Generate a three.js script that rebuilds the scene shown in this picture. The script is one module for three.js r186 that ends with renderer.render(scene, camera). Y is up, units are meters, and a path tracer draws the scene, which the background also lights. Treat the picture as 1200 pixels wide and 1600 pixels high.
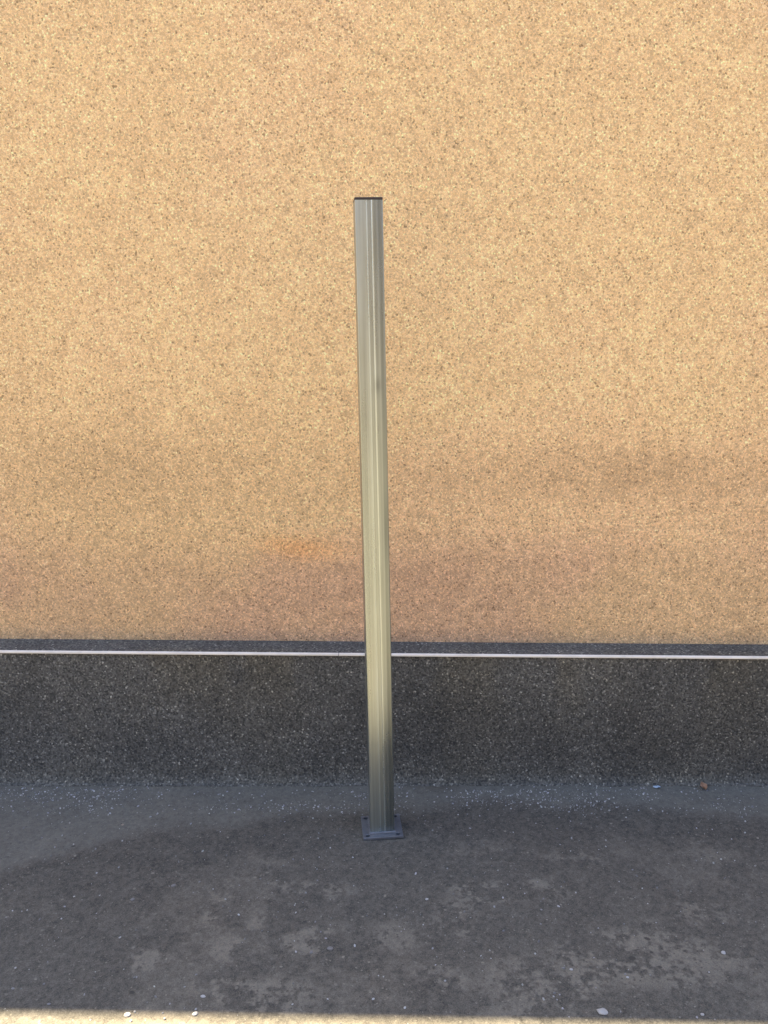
import * as THREE from 'three';
import { mergeGeometries, mergeVertices, toCreasedNormals } from 'three/addons/utils/BufferGeometryUtils.js';

// ---------------------------------------------------------------- camera, sky, sun, exposure
const W = 768, H = 1024;
const scene = new THREE.Scene();
const camera = new THREE.PerspectiveCamera(63.4, W / H, 0.05, 600);
camera.position.set(0, 1.21, 2.19);
camera.rotation.order = 'YXZ';
camera.rotation.set(THREE.MathUtils.degToRad(-12), THREE.MathUtils.degToRad(1.2), 0);
scene.add(camera);

const EXPOSURE = 8.3;
const WALL_H = 3.0;            // height of the rendered wall, the sun stands behind it
const SHADE = 0.916;           // metres in front of the wall where its shadow ends
const sunEl = 58 * Math.PI / 180;
const kz = SHADE / WALL_H;     // shadow run per metre of height, across the wall
const horiz = 1 / Math.tan(sunEl);
const kx = Math.sqrt(horiz * horiz - kz * kz);
const sunDir = new THREE.Vector3(-kx, 1, -kz).normalize();

{ // clear hazy sky: deep blue overhead, pale towards the horizon, a little brighter round the sun
  const w = 256, h = 128, d = new Float32Array(w * h * 4);
  for (let j = 0; j < h; j++) for (let i = 0; i < w; i++) {
    const el = ((j + 0.5) / h - 0.5) * Math.PI, az = ((i + 0.5) / w - 0.5) * 2 * Math.PI;
    const dx = Math.cos(el) * Math.cos(az), dy = Math.sin(el), dz = Math.cos(el) * Math.sin(az);
    const up = Math.max(0, dy), hz = Math.exp(-up * 4.2);
    const c = Math.max(0, dx * sunDir.x + dy * sunDir.y + dz * sunDir.z);
    const glow = 0.30 * Math.pow(c, 6) + 0.25 * Math.pow(c, 40);
    const z = [0.080, 0.126, 0.252], o = [0.215, 0.205, 0.18];
    for (let k = 0; k < 3; k++) {
      let v = z[k] * (1 - hz) + o[k] * hz + glow * [1, 0.97, 0.9][k];
      if (dy < 0) v *= Math.exp(dy * 3);
      d[(j * w + i) * 4 + k] = v;
    }
    d[(j * w + i) * 4 + 3] = 1;
  }
  const t = new THREE.DataTexture(d, w, h, THREE.RGBAFormat, THREE.FloatType);
  t.mapping = THREE.EquirectangularReflectionMapping; t.magFilter = THREE.LinearFilter; t.minFilter = THREE.LinearFilter;
  t.wrapS = THREE.RepeatWrapping; t.needsUpdate = true;
  scene.background = t; scene.environment = t;
}
const sun = new THREE.DirectionalLight(new THREE.Color().setRGB(1, 0.87, 0.64), 4.9);
sun.target.position.set(0, 0, 0.5); sun.position.copy(sunDir).multiplyScalar(20).add(sun.target.position);
sun.castShadow = true; sun.shadow.mapSize.set(4096, 4096); sun.shadow.radius = 1;
Object.assign(sun.shadow.camera, { left: -9, right: 9, top: 9, bottom: -9, near: 1, far: 50 });
scene.add(sun, sun.target);

// ---------------------------------------------------------------- helpers
function rng(seed) { let a = seed >>> 0; return () => { a = (a + 0x6D2B79F5) | 0; let t = Math.imul(a ^ (a >>> 15), 1 | a); t = (t + Math.imul(t ^ (t >>> 7), 61 | t)) ^ t; return ((t ^ (t >>> 14)) >>> 0) / 4294967296; }; }
const N = 2048, TILE = 2.46;   // one texture sheet spans TILE metres
const smooth = (a, b, x) => { const t = Math.min(1, Math.max(0, (x - a) / (b - a))); return t * t * (3 - 2 * t); };
// tileable value noise field (n x n), given lattice counts, 0..1
function fbm(n, cx, cy, octaves, seed, gain = 0.5) {
  const out = new Float32Array(n * n); let amp = 1, tot = 0;
  for (let o = 0; o < octaves; o++) {
    const r = rng(seed + o * 101), gx = cx << o, gy = cy << o, L = new Float32Array(gx * gy);
    for (let i = 0; i < L.length; i++) L[i] = r();
    const xi = new Int32Array(n), xf = new Float32Array(n);
    for (let i = 0; i < n; i++) { const x = i * gx / n; xi[i] = x | 0; const f = x - xi[i]; xf[i] = f * f * (3 - 2 * f); }
    for (let j = 0; j < n; j++) {
      const y = j * gy / n, y0 = y | 0; let f = y - y0; f = f * f * (3 - 2 * f);
      const r0 = (y0 % gy) * gx, r1 = ((y0 + 1) % gy) * gx;
      for (let i = 0; i < n; i++) {
        const a = xi[i], b = (a + 1) % gx, t = xf[i];
        const p = L[r0 + a] + (L[r0 + b] - L[r0 + a]) * t, q = L[r1 + a] + (L[r1 + b] - L[r1 + a]) * t;
        out[j * n + i] += amp * (p + (q - p) * f);
      }
    }
    tot += amp; amp *= gain;
  }
  for (let i = 0; i < out.length; i++) out[i] /= tot;
  return out;
}
// grains of a rough-cast: nearest and second nearest of jittered points
function grains(n, cells, seed) {
  const r = rng(seed), px = new Float32Array(cells * cells), py = new Float32Array(cells * cells), sz = new Float32Array(cells * cells);
  for (let i = 0; i < px.length; i++) { px[i] = 0.08 + 0.84 * r(); py[i] = 0.08 + 0.84 * r(); sz[i] = (r() - 0.5) * 0.35; }
  const id = new Int32Array(n * n), edge = new Float32Array(n * n), s = cells / n;
  for (let j = 0; j < n; j++) for (let i = 0; i < n; i++) {
    const x = i * s, y = j * s, cx = x | 0, cy = y | 0; let d1 = 9, d2 = 9, b = 0;
    for (let v = -1; v <= 1; v++) for (let u = -1; u <= 1; u++) {
      const k = ((cy + v + cells) % cells) * cells + (cx + u + cells) % cells;
      const ex = cx + u + px[k] - x, ey = cy + v + py[k] - y, d = Math.sqrt(ex * ex + ey * ey) + sz[k];
      if (d < d1) { d2 = d1; d1 = d; b = k; } else if (d < d2) d2 = d;
    }
    id[j * n + i] = b; edge[j * n + i] = d2 - d1;
  }
  return { id, edge, count: cells * cells };
}
const ENC = new Uint8Array(4097); for (let i = 0; i <= 4096; i++) { const c = i / 4096; ENC[i] = Math.round(255 * (c <= 0.0031308 ? 12.92 * c : 1.055 * Math.pow(c, 1 / 2.4) - 0.055)); }
const enc = v => ENC[v <= 0 ? 0 : v >= 1 ? 4096 : (v * 4096) | 0];
function tex(data, w, h, srgb) {
  const t = new THREE.DataTexture(data, w, h, THREE.RGBAFormat); t.wrapS = t.wrapT = THREE.RepeatWrapping;
  t.magFilter = THREE.LinearFilter; t.minFilter = THREE.LinearMipmapLinearFilter; t.generateMipmaps = true; t.anisotropy = 8;
  if (srgb) t.colorSpace = THREE.SRGBColorSpace; t.needsUpdate = true; return t;
}
function gray(f, w, h) { const d = new Uint8Array(w * h * 4); for (let i = 0; i < w * h; i++) { const v = Math.max(0, Math.min(255, f[i] * 255)); d[i * 4] = d[i * 4 + 1] = d[i * 4 + 2] = v; d[i * 4 + 3] = 255; } return tex(d, w, h, false); }
const used = {};
function numbered(name) { const k = used[name] = (used[name] ?? -1) + 1; return k ? `${name}_${String(k).padStart(3, '0')}` : name; }
function tag(o, label, category, group, kind) { if (label) o.userData.label = label; if (category) o.userData.category = category; if (group) o.userData.group = group; if (kind) o.userData.kind = kind; return o; }
function part(name, geo, mat, parent) { const m = new THREE.Mesh(geo, mat); m.name = name; m.castShadow = m.receiveShadow = true; (parent || scene).add(m); return m; }
function top(name, geo, mat) { return part(numbered(name), geo, mat, scene); }
function thing(name, x, y, z) { const g = new THREE.Group(); g.name = numbered(name); g.position.set(x, y, z); scene.add(g); return g; }
const X = i => (i + 0.5) / N * TILE - TILE / 2;     // texture column -> metres along the wall
const Y = j => (j + 0.5) / N * TILE;                // texture row -> metres up the wall (or away from it)

// ---------------------------------------------------------------- materials
const mWall = (() => {      // sand coloured rough-cast of small grains
  const G = grains(N, 680, 11), r = rng(5);
  const tone = new Float32Array(G.count), hue = new Float32Array(G.count), hgt = new Float32Array(G.count);
  for (let i = 0; i < G.count; i++) {
    const q = r(); tone[i] = 0.76 + 0.42 * r(); hue[i] = r() - 0.5; hgt[i] = 0.55 + 0.45 * r();
    if (q < 0.026) { tone[i] *= 0.46; hue[i] = 0.6; hgt[i] *= 0.35; } else if (q < 0.10) tone[i] *= 0.76; else if (q > 0.86) tone[i] *= 1.3;
  }
  const big = fbm(N, 3, 3, 4, 21), mid = fbm(N, 20, 20, 4, 22), pink = fbm(N, 5, 6, 4, 23), fine = fbm(N, 128, 128, 2, 24), wob = fbm(N, 6, 2, 4, 25);
  const d = new Uint8Array(N * N * 4), bump = new Float32Array(N * N);
  for (let j = 0; j < N; j++) for (let i = 0; i < N; i++) {
    const k = j * N + i, g = G.id[k], x = X(i), y = Y(j);
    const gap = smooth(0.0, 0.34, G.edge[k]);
    let v = tone[g] * (0.68 + 0.32 * gap) * (0.86 + 0.28 * fine[k]);  // gaps between grains darkened in the colour, standing for their occlusion
    v *= 0.98 + 0.06 * big[k] + 0.10 * (mid[k] - 0.5);
    const yy = y + 0.12 * (wob[k] - 0.5);
    const low = (1 - smooth(0.56, 0.72, yy)) * (0.7 + 0.5 * smooth(0.35, 0.65, pink[k]));                       // damp, pinkish course along the foot
    const splash = 1 - smooth(0.45, 1.15, y + 0.35 * (big[k] - 0.5));
    const pk = Math.max(0, Math.min(1, 0.45 * low + 0.4 * splash * smooth(0.42, 0.62, pink[k])));
    // long weathered smudge to the right, and the pale rust mark beside the post
    const sm = Math.exp(-(((x - 0.65) / 0.55) ** 2) - (((yy - 0.83) / 0.075) ** 2)) * (0.5 + mid[k]);
    const sl = Math.exp(-(((x + 0.75) / 0.4) ** 2) - (((yy - 0.86) / 0.12) ** 2)) * (0.35 + 0.8 * mid[k]);
    const rust = Math.exp(-(((x + 0.27) / 0.10) ** 2) - (((yy - 0.645) / 0.03) ** 2)) * (0.4 + mid[k]);
    v *= 1 - 0.13 * splash - 0.12 * low - 0.21 * sm - 0.19 * sl;
    const hb = 0.05 * hue[g], blot = smooth(0.52, 0.68, pink[k]);
    const R = 0.97 * v * (1 + hb) * (1 + 0.12 * rust), Gc = 0.636 * v * (1 - 0.055 * pk) * (1 - 0.07 * rust) * (1 - 0.014 * blot), B = 0.290 * v * (1 - 2 * hb) * (1 + 0.07 * pk) * (1 - 0.26 * rust) * (1 + 0.01 * blot);
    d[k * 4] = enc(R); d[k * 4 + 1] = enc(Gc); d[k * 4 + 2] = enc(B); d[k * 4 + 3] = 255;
    bump[k] = hgt[g] * gap * (0.8 + 0.2 * fine[k]);
  }
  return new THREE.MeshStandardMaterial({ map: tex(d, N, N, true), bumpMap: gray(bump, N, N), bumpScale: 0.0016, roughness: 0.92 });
})();

const mFelt = (() => {      // slate granules of the dark upstand
  const n = 2048, G = grains(n, 640, 31), r = rng(6);
  const tone = new Float32Array(G.count), hue = new Float32Array(G.count);
  for (let i = 0; i < G.count; i++) { const q = r(); tone[i] = 0.58 + 0.75 * r(); hue[i] = r() - 0.5; if (q > 0.985) tone[i] *= 3.2; else if (q > 0.88) tone[i] *= 1.8; else if (q < 0.2) tone[i] *= 0.5; }
  const big = fbm(n, 4, 3, 4, 41), mid = fbm(n, 24, 24, 4, 42), brown = fbm(n, 14, 8, 3, 43);
  const d = new Uint8Array(n * n * 4), bump = new Float32Array(n * n);
  for (let j = 0; j < n; j++) for (let i = 0; i < n; i++) {
    const k = j * n + i, g = G.id[k], gap = smooth(0, 0.3, G.edge[k]), y = Y(j);
    let v = tone[g] * (0.7 + 0.3 * gap) * (0.62 + 0.30 * big[k] + 0.54 * mid[k]);
    const up = smooth(0.18, 0.37, y) * (1 - smooth(0.40, 0.42, y)), foot = 1 - smooth(0.02, 0.09, y);
    v *= 1 + 0.18 * up * mid[k] - 0.06 * foot;
    const b = 0.06 * smooth(0.45, 0.7, brown[k]) * (0.4 + up) + 0.04 * foot + 0.05 * hue[g];
    d[k * 4] = enc(0.094 * v * (1 + b)); d[k * 4 + 1] = enc(0.0885 * v * (1 + 0.4 * b)); d[k * 4 + 2] = enc(0.070 * v * (1 - b)); d[k * 4 + 3] = 255;
    bump[k] = gap * Math.min(1, tone[g] * 0.7);
  }
  return new THREE.MeshStandardMaterial({ map: tex(d, n, n, true), bumpMap: gray(bump, n, n), bumpScale: 0.0012, roughness: 0.9 });
})();

const SILT = [[-1.3, 0.66], [-1.06, 0.58], [-0.86, 0.45], [-0.7, 0.375], [-0.5, 0.33], [-0.25, 0.27], [0, 0.24], [0.25, 0.2], [0.5, 0.2], [0.75, 0.22], [1.3, 0.3]];
function siltEdge(x) { for (let i = 1; i < SILT.length; i++) if (x <= SILT[i][0]) { const [a, p] = SILT[i - 1], [b, q] = SILT[i]; return p + (q - p) * (x - a) / (b - a); } return 0.3; }
const mGround = (() => {    // worn grey bituminous paving, silt along the wall, pale dusty patches
  const r = rng(7), patch = fbm(N, 9, 9, 5, 51, 0.55), big = fbm(N, 3, 3, 3, 52), mid = fbm(N, 48, 48, 4, 53, 0.6), warp = fbm(N, 12, 12, 4, 54), brown = fbm(N, 6, 6, 3, 55), fn = fbm(N, 256, 256, 2, 56, 0.8);
  const v = new Float32Array(N * N), b = new Float32Array(N * N), hgt = new Float32Array(N * N), rough = new Float32Array(N * N);
  // pale dusty areas, centre (m), half size (m), strength
  const P = [[0.48, 0.76, 0.17, 0.06, 0.65], [0.36, 0.81, 0.06, 0.04, 0.7], [0.22, 0.80, 0.08, 0.06, 0.6], [0.20, 0.55, 0.10, 0.03, 0.8], [0.10, 0.62, 0.05, 0.06, 0.5], [0.30, 0.56, 0.05, 0.025, 0.5], [-0.20, 0.55, 0.07, 0.025, 0.6], [-0.36, 0.62, 0.03, 0.08, 0.5], [-0.27, 0.66, 0.03, 0.06, 0.5], [-0.30, 0.76, 0.06, 0.03, 0.6], [-0.25, 0.87, 0.10, 0.04, 0.6], [-0.52, 0.80, 0.05, 0.035, 0.6], [-0.19, 0.73, 0.04, 0.03, 0.8], [0.18, 0.37, 0.09, 0.03, 0.5], [0.43, 0.42, 0.09, 0.02, 0.6], [0.05, 0.34, 0.06, 0.03, 0.4], [0.72, 0.4, 0.08, 0.05, 0.5], [-0.30, 0.46, 0.07, 0.02, 0.5], [0.62, 0.62, 0.05, 0.05, 0.5], [0.0, 0.70, 0.06, 0.04, 0.5], [0.07, 0.8, 0.04, 0.03, 0.5], [0.23, 0.88, 0.1, 0.03, 0.5]];
  for (let j = 0; j < N; j++) for (let i = 0; i < N; i++) {
    const k = j * N + i, x = X(i), z = Y(j), w1 = (warp[k] - 0.5) * 0.16, w2 = (patch[k] - 0.5) * 0.12;
    let p = 0;
    if (z < 1.1) for (const q of P) { const ex = (x + w1 - q[0]) / q[2], ez = (z + w2 - q[1]) / q[3], e = ex * ex + ez * ez; if (e < 4) p = Math.max(p, q[4] * (1 - smooth(0.3, 2.2, e))); }
    else p = smooth(0.52, 0.64, patch[k]) * 0.8;
    p = Math.min(1.3, p * (0.1 + 1.9 * smooth(0.42, 0.56, 0.7 * mid[k] + 0.3 * fn[k])) + 0.5 * smooth(0.55, 0.64, patch[k] * 0.7 + mid[k] * 0.3));
    const s = 1 - smooth(-0.03, 0.035, z - siltEdge(x) + (warp[k] - 0.5) * 0.13 + (mid[k] - 0.5) * 0.05);
    const g = r(), damp = (1 - s) * (1 - smooth(0.04, 0.30, z - siltEdge(x) + (warp[k] - 0.5) * 0.2));
    let t = 1 + 0.12 * (big[k] - 0.5) + 0.26 * (mid[k] - 0.5) + (0.75 - 0.3 * s) * (fn[k] - 0.5) + 0.9 * (g - 0.5) + 0.50 * p * (1 - 0.9 * damp) - 0.13 * damp;
    t = t * (1 - 0.75 * s) + 0.75 * s * (1.48 + 0.25 * (mid[k] - 0.5) + 0.7 * (fn[k] - 0.5) + 0.5 * (g - 0.5));
    const moss = Math.exp(-(((x - 0.10) / 0.055) ** 2) - (((z - 0.11) / 0.03) ** 2)); t *= 1 - 0.35 * moss;
    v[k] = t; b[k] = 0.07 * (brown[k] - 0.5) + 0.01 * p - 0.035 * s + 0.08 * moss;
    hgt[k] = 0.45 + 0.35 * (mid[k] - 0.5) + 0.25 * (g - 0.5) * (1 - 0.5 * s); rough[k] = 0.86 + 0.1 * p;
  }
  const dot = (cx, cz, rx, rz, ang, val, lift) => {     // one stone set flush in the surface
    const R = Math.ceil(Math.max(rx, rz)) + 1, c = Math.cos(ang), s = Math.sin(ang);
    for (let dj = -R; dj <= R; dj++) for (let di = -R; di <= R; di++) {
      const a = (di * c + dj * s) / rx, e = (-di * s + dj * c) / rz, m = 1 - smooth(0.5, 1.25, a * a + e * e); if (m <= 0) continue;
      const k = ((cz + dj + N) % N) * N + (cx + di + N) % N; v[k] += (val - v[k]) * m; hgt[k] = Math.min(1, Math.max(0, hgt[k] + lift * m));
    }
  };
  for (let i = 0; i < 30000; i++) dot((r() * N) | 0, (r() * N) | 0, 0.8 + r(), 0.7 + 0.6 * r(), r() * 3.14, 1.2 + 1.6 * r() * r(), 0.15);
  for (let i = 0; i < 9000; i++) dot((r() * N) | 0, (r() * N) | 0, 0.8 + r(), 0.8 + 0.7 * r(), r() * 3.14, 0.5 + 0.3 * r(), -0.15);
  for (let i = 0; i < 4200; i++) { const q = r() * r(); dot((r() * N) | 0, (r() * N) | 0, 1.3 + 2.6 * q, 1 + 2 * q, r() * 3.14, 1.4 + 1.3 * r() * r(), 0.15); }
  const at = (x, z, rx, rz, a, val, l) => dot(Math.round((x + TILE / 2) / TILE * N), Math.round(z / TILE * N), rx, rz, a, val, l);
  at(0.463, 0.752, 7, 4.5, 0.1, 0.55, -0.3); at(0.508, 0.697, 6, 3.5, 0.5, 0.6, -0.3); at(0.36, 0.741, 4, 3, 0, 0.6, -0.3); at(0.506, 0.735, 3, 3, 0, 0.55, -0.3); at(0.51, 0.775, 4, 3, 0.3, 0.62, -0.3); at(-0.503, 0.86, 5, 3.5, 0.4, 0.55, -0.3); at(-0.79, 0.41, 5, 2.5, -0.4, 0.6, -0.3);
  const d = new Uint8Array(N * N * 4);
  for (let k = 0; k < N * N; k++) { const t = v[k]; d[k * 4] = enc(0.0845 * t * (1 + b[k])); d[k * 4 + 1] = enc(0.0735 * t); d[k * 4 + 2] = enc(0.0535 * t * (1 - b[k])); d[k * 4 + 3] = 255; }
  return new THREE.MeshStandardMaterial({ map: tex(d, N, N, true), bumpMap: gray(hgt, N, N), bumpScale: 0.0018, roughness: 0.93 });
})();

const mPost = (() => {      // dull drawn metal: vertical drawing streaks, grey oxide, worn arrises with painted glints, right side painted dim
  const w = 256, h = 2048, r = rng(8), d = new Uint8Array(w * h * 4), ro = new Float32Array(w * h), bu = new Float32Array(w * h);
  const colS = new Float32Array(w); for (let i = 0; i < w; i++) colS[i] = r() - 0.5;
  const A = fbm(256, 24, 2, 4, 61), B = fbm(256, 10, 8, 4, 62), C = fbm(256, 90, 5, 2, 63);
  for (let j = 0; j < h; j++) for (let i = 0; i < w; i++) {
    const k = j * w + i, u = (i + 0.5) / w, y = (j + 0.5) / h, q = (j >> 3) * 256 + i, sA = A[q] - 0.5, sB = B[q] - 0.5, sC = C[q] - 0.5;
    // u runs once round the tube; the front face spans 0..0.25
    const f = u / 0.25;
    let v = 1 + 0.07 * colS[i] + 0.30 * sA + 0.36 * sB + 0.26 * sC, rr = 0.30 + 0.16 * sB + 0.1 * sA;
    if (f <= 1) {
      v *= 1 - 0.20 * smooth(0.62, 0.68, f) - 0.16 * smooth(0.74, 0.86, f) * (0.6 + 0.9 * B[q]) - 0.10 * smooth(0.44, 0.46, f) * (1 - smooth(0.58, 0.6, f));  // right side and channel painted darker, standing for dimmer reflections
      v *= 1 + 0.60 * Math.exp(-(((f - 0.415) / 0.020) ** 2)) + 0.62 * Math.exp(-(((f - 0.602) / 0.020) ** 2)) + 0.22 * Math.exp(-(((f - 0.79) / 0.016) ** 2));  // chamfer glints painted as bright lines along the worn edges
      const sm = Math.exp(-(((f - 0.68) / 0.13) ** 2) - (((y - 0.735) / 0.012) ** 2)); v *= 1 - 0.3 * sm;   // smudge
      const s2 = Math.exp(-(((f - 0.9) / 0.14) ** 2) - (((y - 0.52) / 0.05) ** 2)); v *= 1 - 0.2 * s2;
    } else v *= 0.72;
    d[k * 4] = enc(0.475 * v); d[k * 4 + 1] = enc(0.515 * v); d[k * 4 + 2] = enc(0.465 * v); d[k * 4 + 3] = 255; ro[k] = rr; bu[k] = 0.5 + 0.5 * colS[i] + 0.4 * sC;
  }
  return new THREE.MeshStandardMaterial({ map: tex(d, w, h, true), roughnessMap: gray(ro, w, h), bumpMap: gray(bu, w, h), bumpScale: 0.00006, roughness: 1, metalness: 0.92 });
})();
function speckle(n, cells, seed, amp) { const a = fbm(n, cells, cells, 4, seed, 0.6), d = new Uint8Array(n * n * 4); for (let k = 0; k < n * n; k++) { const v = 1 - amp + 2 * amp * (a[k] - 0.15); d[k * 4] = d[k * 4 + 1] = d[k * 4 + 2] = enc(Math.min(1, v)); d[k * 4 + 3] = 255; } return tex(d, n, n, true); }
const spk = speckle(256, 10, 71, 0.3), spk2 = speckle(256, 24, 72, 0.18);
const col = (r, g, b) => new THREE.Color().setRGB(r, g, b);
const mPlate = new THREE.MeshStandardMaterial({ color: col(0.135, 0.14, 0.145), map: spk, roughness: 0.55, metalness: 0.35 });
const mWeld = new THREE.MeshStandardMaterial({ color: col(0.16, 0.165, 0.17), map: spk, roughness: 0.55, metalness: 0.4 });
const mCap = new THREE.MeshStandardMaterial({ color: col(0.034, 0.023, 0.016), roughness: 0.55 });
const mTrim = new THREE.MeshStandardMaterial({ color: col(0.86, 0.79, 0.64), map: spk2, roughness: 0.55 });

// ---------------------------------------------------------------- ground
{
  const S = 160, g = new THREE.PlaneGeometry(2 * S, 2 * S, 8, 8).rotateX(-Math.PI / 2), p = g.attributes.position, uv = g.attributes.uv;
  for (let i = 0; i < p.count; i++) uv.setXY(i, p.getX(i) / TILE + 0.5, p.getZ(i) / TILE);
  tag(top('ground', g, mGround), 'worn dark grey paving with pale dusty patches in the shade of the wall', null, null, 'structure');
}

// ---------------------------------------------------------------- wall
function boxUV(g) { const p = g.attributes.position, n = g.attributes.normal, uv = g.attributes.uv; for (let i = 0; i < p.count; i++) { const side = Math.abs(n.getX(i)) > 0.5, cap = Math.abs(n.getY(i)) > 0.5; uv.setXY(i, (side ? p.getZ(i) : p.getX(i)) / TILE + 0.5, (cap ? p.getZ(i) : p.getY(i)) / TILE); } return g; }
{
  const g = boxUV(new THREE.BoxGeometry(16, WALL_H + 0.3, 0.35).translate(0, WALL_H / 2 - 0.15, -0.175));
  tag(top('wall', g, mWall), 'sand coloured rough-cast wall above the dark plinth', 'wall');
}

{ // wall added unseen behind the viewer to give the upper post a dull reflection
  const m = new THREE.MeshStandardMaterial({ color: col(0.165, 0.138, 0.112), map: speckle(256, 24, 73, 0.3), roughness: 0.92 });
  const w = top('added_reflected_wall', boxUV(new THREE.BoxGeometry(60, 4.6, 0.3).translate(0, 2.2, 9.5)), m);
  part('coping', new THREE.BoxGeometry(60.1, 0.08, 0.4).translate(0, 4.54, 9.5), mWeld, w);
  tag(w, 'long brown wall added unseen behind the viewer, to give the post a dull reflection', 'boundary wall');
}

// ---------------------------------------------------------------- plinth with white edge trim
const footZ = x => 0.103 - 0.021 * Math.max(-1.3, Math.min(1.3, x));
{
  const plinth = thing('plinth', 0, 0, 0);
  tag(plinth, 'dark grey granule-covered plinth with thin white edging along the wall foot', 'plinth');
  const xs = []; for (let x = -8; x < -1.5; x += 0.5) xs.push(x); for (let x = -1.5; x <= 1.5001; x += 0.02) xs.push(x); for (let x = 2; x <= 8; x += 0.5) xs.push(x);
  const r = rng(9), nA = xs.map(() => r() - 0.5), nB = xs.map(() => r() - 0.5);
  const lo = i => (nA[Math.max(0, i - 2)] + nA[Math.max(0, i - 1)] + nA[i] + nA[Math.min(xs.length - 1, i + 1)] + nA[Math.min(xs.length - 1, i + 2)]) / 5;
  const pos = [], uv = [], idx = [], rows = 14;
  xs.forEach((x, i) => {
    const zf = footZ(x), wv = lo(i) * 0.006, prof = [];
    prof.push([-0.02, 0.3745]); prof.push([0.04, 0.374 + wv * 0.3]); prof.push([0.0945, 0.3733]); prof.push([0.0965, 0.371]); prof.push([0.0968, 0.34]);
    for (let k = 1; k <= 4; k++) { const t = k / 4.6; prof.push([0.0968 + (zf - 0.006 - 0.0968) * t * t + wv * t * 0.6, 0.34 - 0.30 * t]); }
    prof.push([zf - 0.003 + wv, 0.028]); prof.push([zf + 0.003 + wv, 0.014]); prof.push([zf + 0.011 + wv + nB[i] * 0.002, 0.005]); prof.push([zf + 0.016 + wv + nB[i] * 0.005, 0.0022]); prof.push([zf + 0.0175 + wv + nB[i] * 0.005, -0.004]);
    let len = 0; const L = [];
    prof.forEach((q, k) => { if (k) len += Math.hypot(q[0] - prof[k - 1][0], q[1] - prof[k - 1][1]); L.push(len); });
    prof.forEach((q, k) => { pos.push(x, q[1], q[0]); uv.push(x / TILE + 0.5, (0.487 - L[k]) / TILE); });
  });
  const m = rows; for (let i = 0; i + 1 < xs.length; i++) for (let k = 0; k + 1 < m; k++) { const a = i * m + k, b = a + m; idx.push(a, a + 1, b, b, a + 1, b + 1); }
  let g = new THREE.BufferGeometry(); g.setAttribute('position', new THREE.Float32BufferAttribute(pos, 3)); g.setAttribute('uv', new THREE.Float32BufferAttribute(uv, 2)); g.setIndex(idx);
  g = toCreasedNormals(g, 0.6); part('upstand', g, mFelt, plinth);
  // white metal edging in lengths, butted with a hairline joint left of the post
  const cuts = [-7.9, -5.1655, -2.6655, -0.1657, 2.3343, 4.8343, 7.9];
  for (let i = 0; i + 1 < cuts.length; i++) {
    const a = cuts[i] + 0.0008, b = cuts[i + 1] - 0.0008, s = new THREE.Shape();
    s.moveTo(0.0905, 0.3737); s.lineTo(0.0966, 0.3737); s.lineTo(0.0972, 0.3709); s.lineTo(0.0999, 0.3709); s.lineTo(0.1004, 0.3714); s.lineTo(0.1004, 0.3754); s.lineTo(0.0999, 0.3759); s.lineTo(0.0905, 0.3759); s.closePath();
    const e = new THREE.ExtrudeGeometry(s, { depth: b - a, bevelEnabled: false, steps: 40 }); // shape x -> world z, extrusion -> world x
    const p = e.attributes.position, q = e.attributes.uv; for (let k = 0; k < p.count; k++) { const zz = p.getX(k), yy = p.getY(k), xx = a + p.getZ(k); p.setXYZ(k, xx, yy, zz); q.setXY(k, xx * 1.3, yy * 4); }
    const ix = e.index ? e.toNonIndexed() : e; { const P = ix.attributes.position, U = ix.attributes.uv; for (let t = 0; t < P.count; t += 3) { const s1 = [P.getX(t), P.getY(t), P.getZ(t)], u1 = [U.getX(t), U.getY(t)]; P.setXYZ(t, P.getX(t + 2), P.getY(t + 2), P.getZ(t + 2)); U.setXY(t, U.getX(t + 2), U.getY(t + 2)); P.setXYZ(t + 2, ...s1); U.setXY(t + 2, ...u1); } }
    ix.computeVertexNormals(); part('edge_trim', ix, mTrim, plinth);
  }
}

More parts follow.
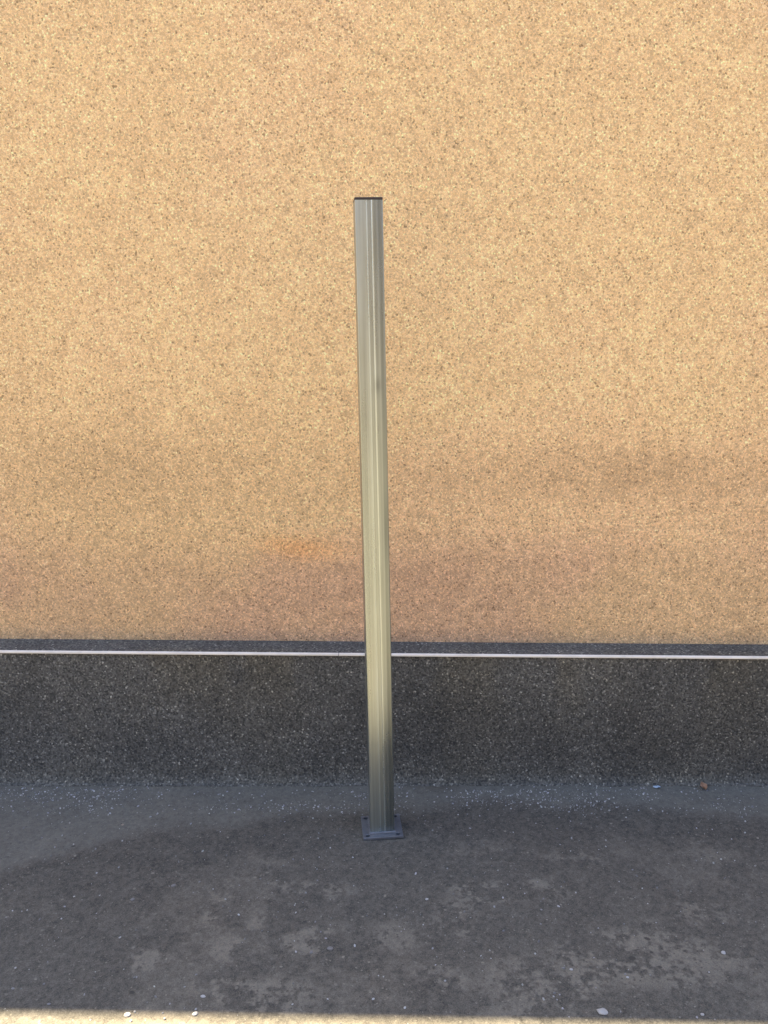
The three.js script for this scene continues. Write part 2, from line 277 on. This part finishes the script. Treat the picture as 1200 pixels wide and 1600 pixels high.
// ---------------------------------------------------------------- the metal post
{
  const post = thing('metal_post', -0.0448, 0.0008, 0.319);
  post.rotation.order = 'ZYX'; post.rotation.set(0, 0.11, 0.0196);
  tag(post, 'square grey metal post on a bolted base plate, standing before the wall', 'post');
  const h = 0.030, T = 0.0065, top_ = 1.4895;
  // outline, counter-clockwise from the front left corner: front face carries a shallow drawn channel
  const O = [], arc = (cx, cz, a0, r) => { for (let k = 0; k <= 4; k++) { const a = a0 + k / 4 * Math.PI / 2; O.push([cx + r * Math.cos(a), cz + r * Math.sin(a)]); } };
  const R = 0.0028;
  // local x right, z to the viewer; walk: front left -> front right -> back right -> back left
  const pts = [];
  const add = (x, z) => pts.push([x, z]);
  for (let k = 0; k <= 4; k++) { const a = Math.PI - k / 4 * Math.PI / 2; add(-h + R + R * Math.cos(a), h - R + R * Math.sin(a)); }
  add(-0.0058, h); add(-0.0048, h - 0.0009); add(0.0046, h - 0.0009); add(0.0058, h + 0.0002); add(0.0072, h + 0.0001); add(0.0165, h - 0.0006); add(0.0172, h - 0.0009);
  for (let k = 0; k <= 4; k++) { const a = Math.PI / 2 - k / 4 * Math.PI / 2; add(h - R + R * Math.cos(a), h - 0.0016 - R + R * Math.sin(a)); }
  for (let k = 0; k <= 4; k++) { const a = -k / 4 * Math.PI / 2; add(h - R + R * Math.cos(a), -h + R + R * Math.sin(a)); }
  for (let k = 0; k <= 4; k++) { const a = -Math.PI / 2 - k / 4 * Math.PI / 2; add(-h + R + R * Math.cos(a), -h + R + R * Math.sin(a)); }
  const us = pts.map(([x, z], i) => i < 17 ? (x + h) / (2 * h) * 0.25 : i < 22 ? 0.25 + (h - z) / (2 * h) * 0.25 : 0.5 + (h - x) / (2 * h) * 0.25);
  const pos = [], uv = [], n = pts.length, rowsY = 20;
  for (let i = 0; i < n; i++) {
    const A = pts[i], B = pts[(i + 1) % n], ua = us[i], ub = i === n - 1 ? 0.99 : us[i + 1];
    for (let k = 0; k < rowsY; k++) {
      const y0 = T + (top_ - T) * k / rowsY, y1 = T + (top_ - T) * (k + 1) / rowsY, v0 = y0 / 1.5, v1 = y1 / 1.5;
      pos.push(A[0], y0, A[1], B[0], y0, B[1], B[0], y1, B[1], A[0], y0, A[1], B[0], y1, B[1], A[0], y1, A[1]);
      uv.push(ua, v0, ub, v0, ub, v1, ua, v0, ub, v1, ua, v1);
    }
  }
  let g = new THREE.BufferGeometry(); g.setAttribute('position', new THREE.Float32BufferAttribute(pos, 3)); g.setAttribute('uv', new THREE.Float32BufferAttribute(uv, 2));
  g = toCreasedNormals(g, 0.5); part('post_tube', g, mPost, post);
  // dark plastic end cap with a chamfered rim
  const cs = new THREE.Shape(), c0 = h - 0.0006, cr = 0.0035;
  cs.moveTo(-c0 + cr, -c0); cs.lineTo(c0 - cr, -c0); cs.quadraticCurveTo(c0, -c0, c0, -c0 + cr); cs.lineTo(c0, c0 - cr); cs.quadraticCurveTo(c0, c0, c0 - cr, c0); cs.lineTo(-c0 + cr, c0); cs.quadraticCurveTo(-c0, c0, -c0, c0 - cr); cs.lineTo(-c0, -c0 + cr); cs.quadraticCurveTo(-c0, -c0, -c0 + cr, -c0);
  const cg = new THREE.ExtrudeGeometry(cs, { depth: 0.0028, bevelEnabled: true, bevelThickness: 0.0012, bevelSize: 0.0012, bevelOffset: -0.0006, bevelSegments: 2, curveSegments: 4 }).rotateX(-Math.PI / 2).translate(0, top_ + 0.0014, 0);
  part('end_cap', cg, mCap, post);
  // base plate with four bolt holes
  const b = 0.0495, bs = new THREE.Shape(); bs.moveTo(-b, -b); bs.lineTo(b, -b); bs.lineTo(b, b); bs.lineTo(-b, b); bs.closePath();
  for (const sx of [-1, 1]) for (const sz of [-1, 1]) { const hp = new THREE.Path(); hp.absellipse(sx * 0.0375, sz * 0.0385, 0.0058, 0.0050, 0, Math.PI * 2, true); bs.holes.push(hp); }
  const pg = new THREE.ExtrudeGeometry(bs, { depth: T - 0.002, bevelEnabled: true, bevelThickness: 0.001, bevelSize: 0.001, bevelOffset: -0.001, bevelSegments: 2, curveSegments: 16 }).rotateX(-Math.PI / 2).translate(0, 0.001, 0);
  { const U = pg.attributes.uv, P = pg.attributes.position; for (let i = 0; i < U.count; i++) U.setXY(i, P.getX(i) * 6, P.getZ(i) * 6 + P.getY(i) * 6); }
  part('base_plate', pg, mPlate, post);
  // weld bead round the foot of the tube: a lumpy fillet
  const wp = [], wr = rng(12), q = h + 0.0008;
  for (const [x0, z0, x1, z1] of [[-q, q, q, q], [q, q, q, -q], [q, -q, -q, -q], [-q, -q, -q, q]]) for (let k = 0; k < 14; k++) wp.push(new THREE.Vector3(x0 + (x1 - x0) * k / 14 + (wr() - 0.5) * 0.0008, T + 0.0006 + (wr() - 0.5) * 0.0008, z0 + (z1 - z0) * k / 14 + (wr() - 0.5) * 0.0008));
  part('weld_bead', new THREE.TubeGeometry(new THREE.CatmullRomCurve3(wp, true), 120, 0.0032, 7, true), mWeld, post);
}

// ---------------------------------------------------------------- loose pebbles and litter
function stone(seed, rx, ry, rz, detail = 3) {
  const g = mergeVertices(new THREE.IcosahedronGeometry(1, detail).deleteAttribute('uv').deleteAttribute('normal')), p = g.attributes.position, r = rng(seed), D = [];
  for (let k = 0; k < 9; k++) D.push([new THREE.Vector3(r() - 0.5, r() - 0.5, r() - 0.5).normalize(), 0.62 + 0.33 * r()]);
  const v = new THREE.Vector3();
  for (let i = 0; i < p.count; i++) { v.fromBufferAttribute(p, i); for (const [n, c] of D) { const t = v.dot(n); if (t > c) v.addScaledVector(n, (c - t) * 0.8); } v.y = Math.max(v.y, -0.55); p.setXYZ(i, v.x * rx, v.y * ry, v.z * rz); }
  g.computeVertexNormals(); return g;
}
const pebbleMat = (r, g, b) => new THREE.MeshStandardMaterial({ color: col(r, g, b), roughness: 0.8 });
const white = pebbleMat(0.34, 0.32, 0.28), paleGrey = pebbleMat(0.17, 0.155, 0.135), tan = pebbleMat(0.26, 0.20, 0.14);
for (const [x, z, w, d, turn, m, label] of [
  [0.371, 0.889, 0.0135, 0.0095, -0.35, white, 'largest pebble, a flat pale oval on the paving close to the sunlit edge'],
  [-0.494, 0.914, 0.0075, 0.006, 0.2, white, 'bright white pebble in the sunlit edge, the leftmost one there'],
  [-0.371, 0.909, 0.0068, 0.0055, 0.5, white, 'whitish pebble where the sunlight starts, right of the leftmost white one'],
  [0.650, 0.735, 0.0062, 0.0055, 0.8, white, 'chalk white pebble alone at the right side of the shaded paving'],
  [-0.139, 0.741, 0.0078, 0.0072, 0.1, paleGrey, 'round pale grey pebble sunk in the paving, larger of two side by side'],
  [-0.176, 0.750, 0.0052, 0.0046, 1.1, paleGrey, 'smaller pale pebble just left of the round grey one'],
  [0.061, 0.585, 0.0052, 0.004, 0.6, white, 'white pebble on the paving straight in front of the post base, to its right'],
  [-0.366, 0.868, 0.0066, 0.004, -0.1, white, 'thin pale pebble in the shade just behind the sunlit edge, left side'],
  [0.336, 0.786, 0.0042, 0.0036, 0.2, white, 'small pale pebble on a dusty patch above the largest oval pebble'],
  [-0.508, 0.551, 0.0068, 0.0045, 0.5, paleGrey, 'flat grey pebble in the middle of the left shaded paving'],
  [-0.585, 0.600, 0.0058, 0.005, 0.0, paleGrey, 'dull grey pebble low on the left, left of the flat grey one'],
  [-0.700, 0.318, 0.0045, 0.0036, 0.4, tan, 'tan pebble on the bluish silt along the left plinth foot'],
  [0.553, 0.891, 0.0042, 0.0038, 0.4, white, 'tiny white pebble by the sunlit edge in the right corner'],
]) {
  const o = top('pebble', stone(Math.round(x * 1000 + 3000), w * 0.85, Math.min(w, d) * 0.42, d * 0.85), m); o.position.set(x, Math.min(w, d) * 0.2, z); o.rotation.y = turn;
  tag(o, label, 'pebble');
}
{ // dry leaf, folded along its midrib, with its stem
  const leaf = thing('dry_leaf', 0.828, 0.003, 0.118); leaf.rotation.y = 0.3; tag(leaf, 'curled orange brown dry leaf at the foot of the plinth', 'leaf');
  const pos = [], idx = [], nu = 9, nv = 7;
  for (let i = 0; i < nu; i++) for (let j = 0; j < nv; j++) { const t = i / (nu - 1), s = j / (nv - 1) * 2 - 1, w = 0.0105 * Math.pow(Math.sin(Math.PI * (0.1 + 0.88 * t)), 0.8) * (1 - 0.25 * t) * (1 + 0.12 * Math.sin(9 * t + 3 * s)); pos.push(s * w, 0.001 + Math.abs(s) * 0.0075 + 0.006 * t * t + 0.001 * Math.sin(7 * t + 5 * s), 0.010 - 0.022 * t); }
  for (let i = 0; i + 1 < nu; i++) for (let j = 0; j + 1 < nv; j++) { const a = i * nv + j, b = a + nv; idx.push(a, b, a + 1, b, b + 1, a + 1); }
  const g = new THREE.BufferGeometry(); g.setAttribute('position', new THREE.Float32BufferAttribute(pos, 3)); g.setIndex(idx); g.computeVertexNormals();
  part('blade', g, new THREE.MeshStandardMaterial({ color: col(0.27, 0.15, 0.08), roughness: 0.8, side: THREE.DoubleSide }), leaf);
  const c = new THREE.CatmullRomCurve3([new THREE.Vector3(0.002, 0.002, -0.008), new THREE.Vector3(0.012, 0.002, -0.009), new THREE.Vector3(0.02, 0.001, -0.006)]);
  part('stem', new THREE.TubeGeometry(c, 10, 0.0011, 6), new THREE.MeshStandardMaterial({ color: col(0.04, 0.03, 0.022), roughness: 0.9 }), leaf);
}
{ // crumpled pale blue scrap
  const r = rng(77), pos = [0, 0.006, 0], idx = [], n = 11; for (let i = 0; i < n; i++) { const a = i / n * Math.PI * 2, q = 0.0055 + 0.006 * r(); pos.push(Math.cos(a) * q * 1.15, 0.001 + 0.005 * r(), Math.sin(a) * q * 0.9); } for (let i = 0; i < n; i++) idx.push(0, 1 + (i + 1) % n, 1 + i);
  const g = new THREE.BufferGeometry(); g.setAttribute('position', new THREE.Float32BufferAttribute(pos, 3)); g.setIndex(idx);
  const o = top('paper_scrap', toCreasedNormals(g, 0.2), new THREE.MeshStandardMaterial({ color: col(0.32, 0.39, 0.43), roughness: 0.7, side: THREE.DoubleSide })); o.position.set(0.703, 0.001, 0.114);
  tag(o, 'crumpled pale blue scrap of paper lying by the plinth foot, left of the leaf', 'scrap');
}
{ // pale grit washed against the plinth foot and thinly over the paving
  const r = rng(88), F = fbm(256, 10, 10, 4, 91), g = stone(5, 1, 0.6, 0.8, 1), n = 4200, im = new THREE.InstancedMesh(g, new THREE.MeshStandardMaterial({ color: 0xffffff, roughness: 0.85 }), n);
  const M = new THREE.Matrix4(), q = new THREE.Quaternion(), e = new THREE.Euler(), c = new THREE.Color(); let k = 0, guard = 0;
  while (k < n && guard++ < 900000) {
    const x = (r() - 0.5) * 3, near = r() < 0.55, z = footZ(x) + 0.018 + (near ? (r() * 0.7 + 0.3 * r() * r()) * 0.16 : r() * 1.4);
    const f = F[((((z / 0.9) * 256) | 0) & 255) * 256 + ((((x + 2) / 1.3 * 256) | 0) & 255)];
    if (r() > 0.75 * smooth(0.36, 0.72, f) + 0.12) continue;
    if (Math.abs(x + 0.043) < 0.05 && Math.abs(z - 0.319) < 0.055) continue;
    const s = 0.0008 + 0.0021 * Math.pow(r(), 2.6); e.set(r() * 0.5, r() * 6.28, r() * 0.5); q.setFromEuler(e);
    M.compose(new THREE.Vector3(x, s * 0.25, z), q, new THREE.Vector3(s * (0.8 + 0.7 * r()), s, s)); im.setMatrixAt(k, M);
    const t = 0.10 + 0.32 * r(); im.setColorAt(k, c.setRGB(t, t * (0.93 + 0.05 * r()), t * (0.80 + 0.12 * r()))); k++;
  }
  im.count = k; im.name = 'grit'; im.castShadow = im.receiveShadow = true; scene.add(im);
  tag(im, 'scattered pale grit on the paving, thickest along the plinth foot', 'grit', null, 'stuff');
}

// ---------------------------------------------------------------- render
const renderer = new THREE.WebGLRenderer({ antialias: true });
renderer.setSize(W, H); renderer.shadowMap.enabled = true;
renderer.toneMapping = THREE.LinearToneMapping; renderer.toneMappingExposure = EXPOSURE;
renderer.render(scene, camera);
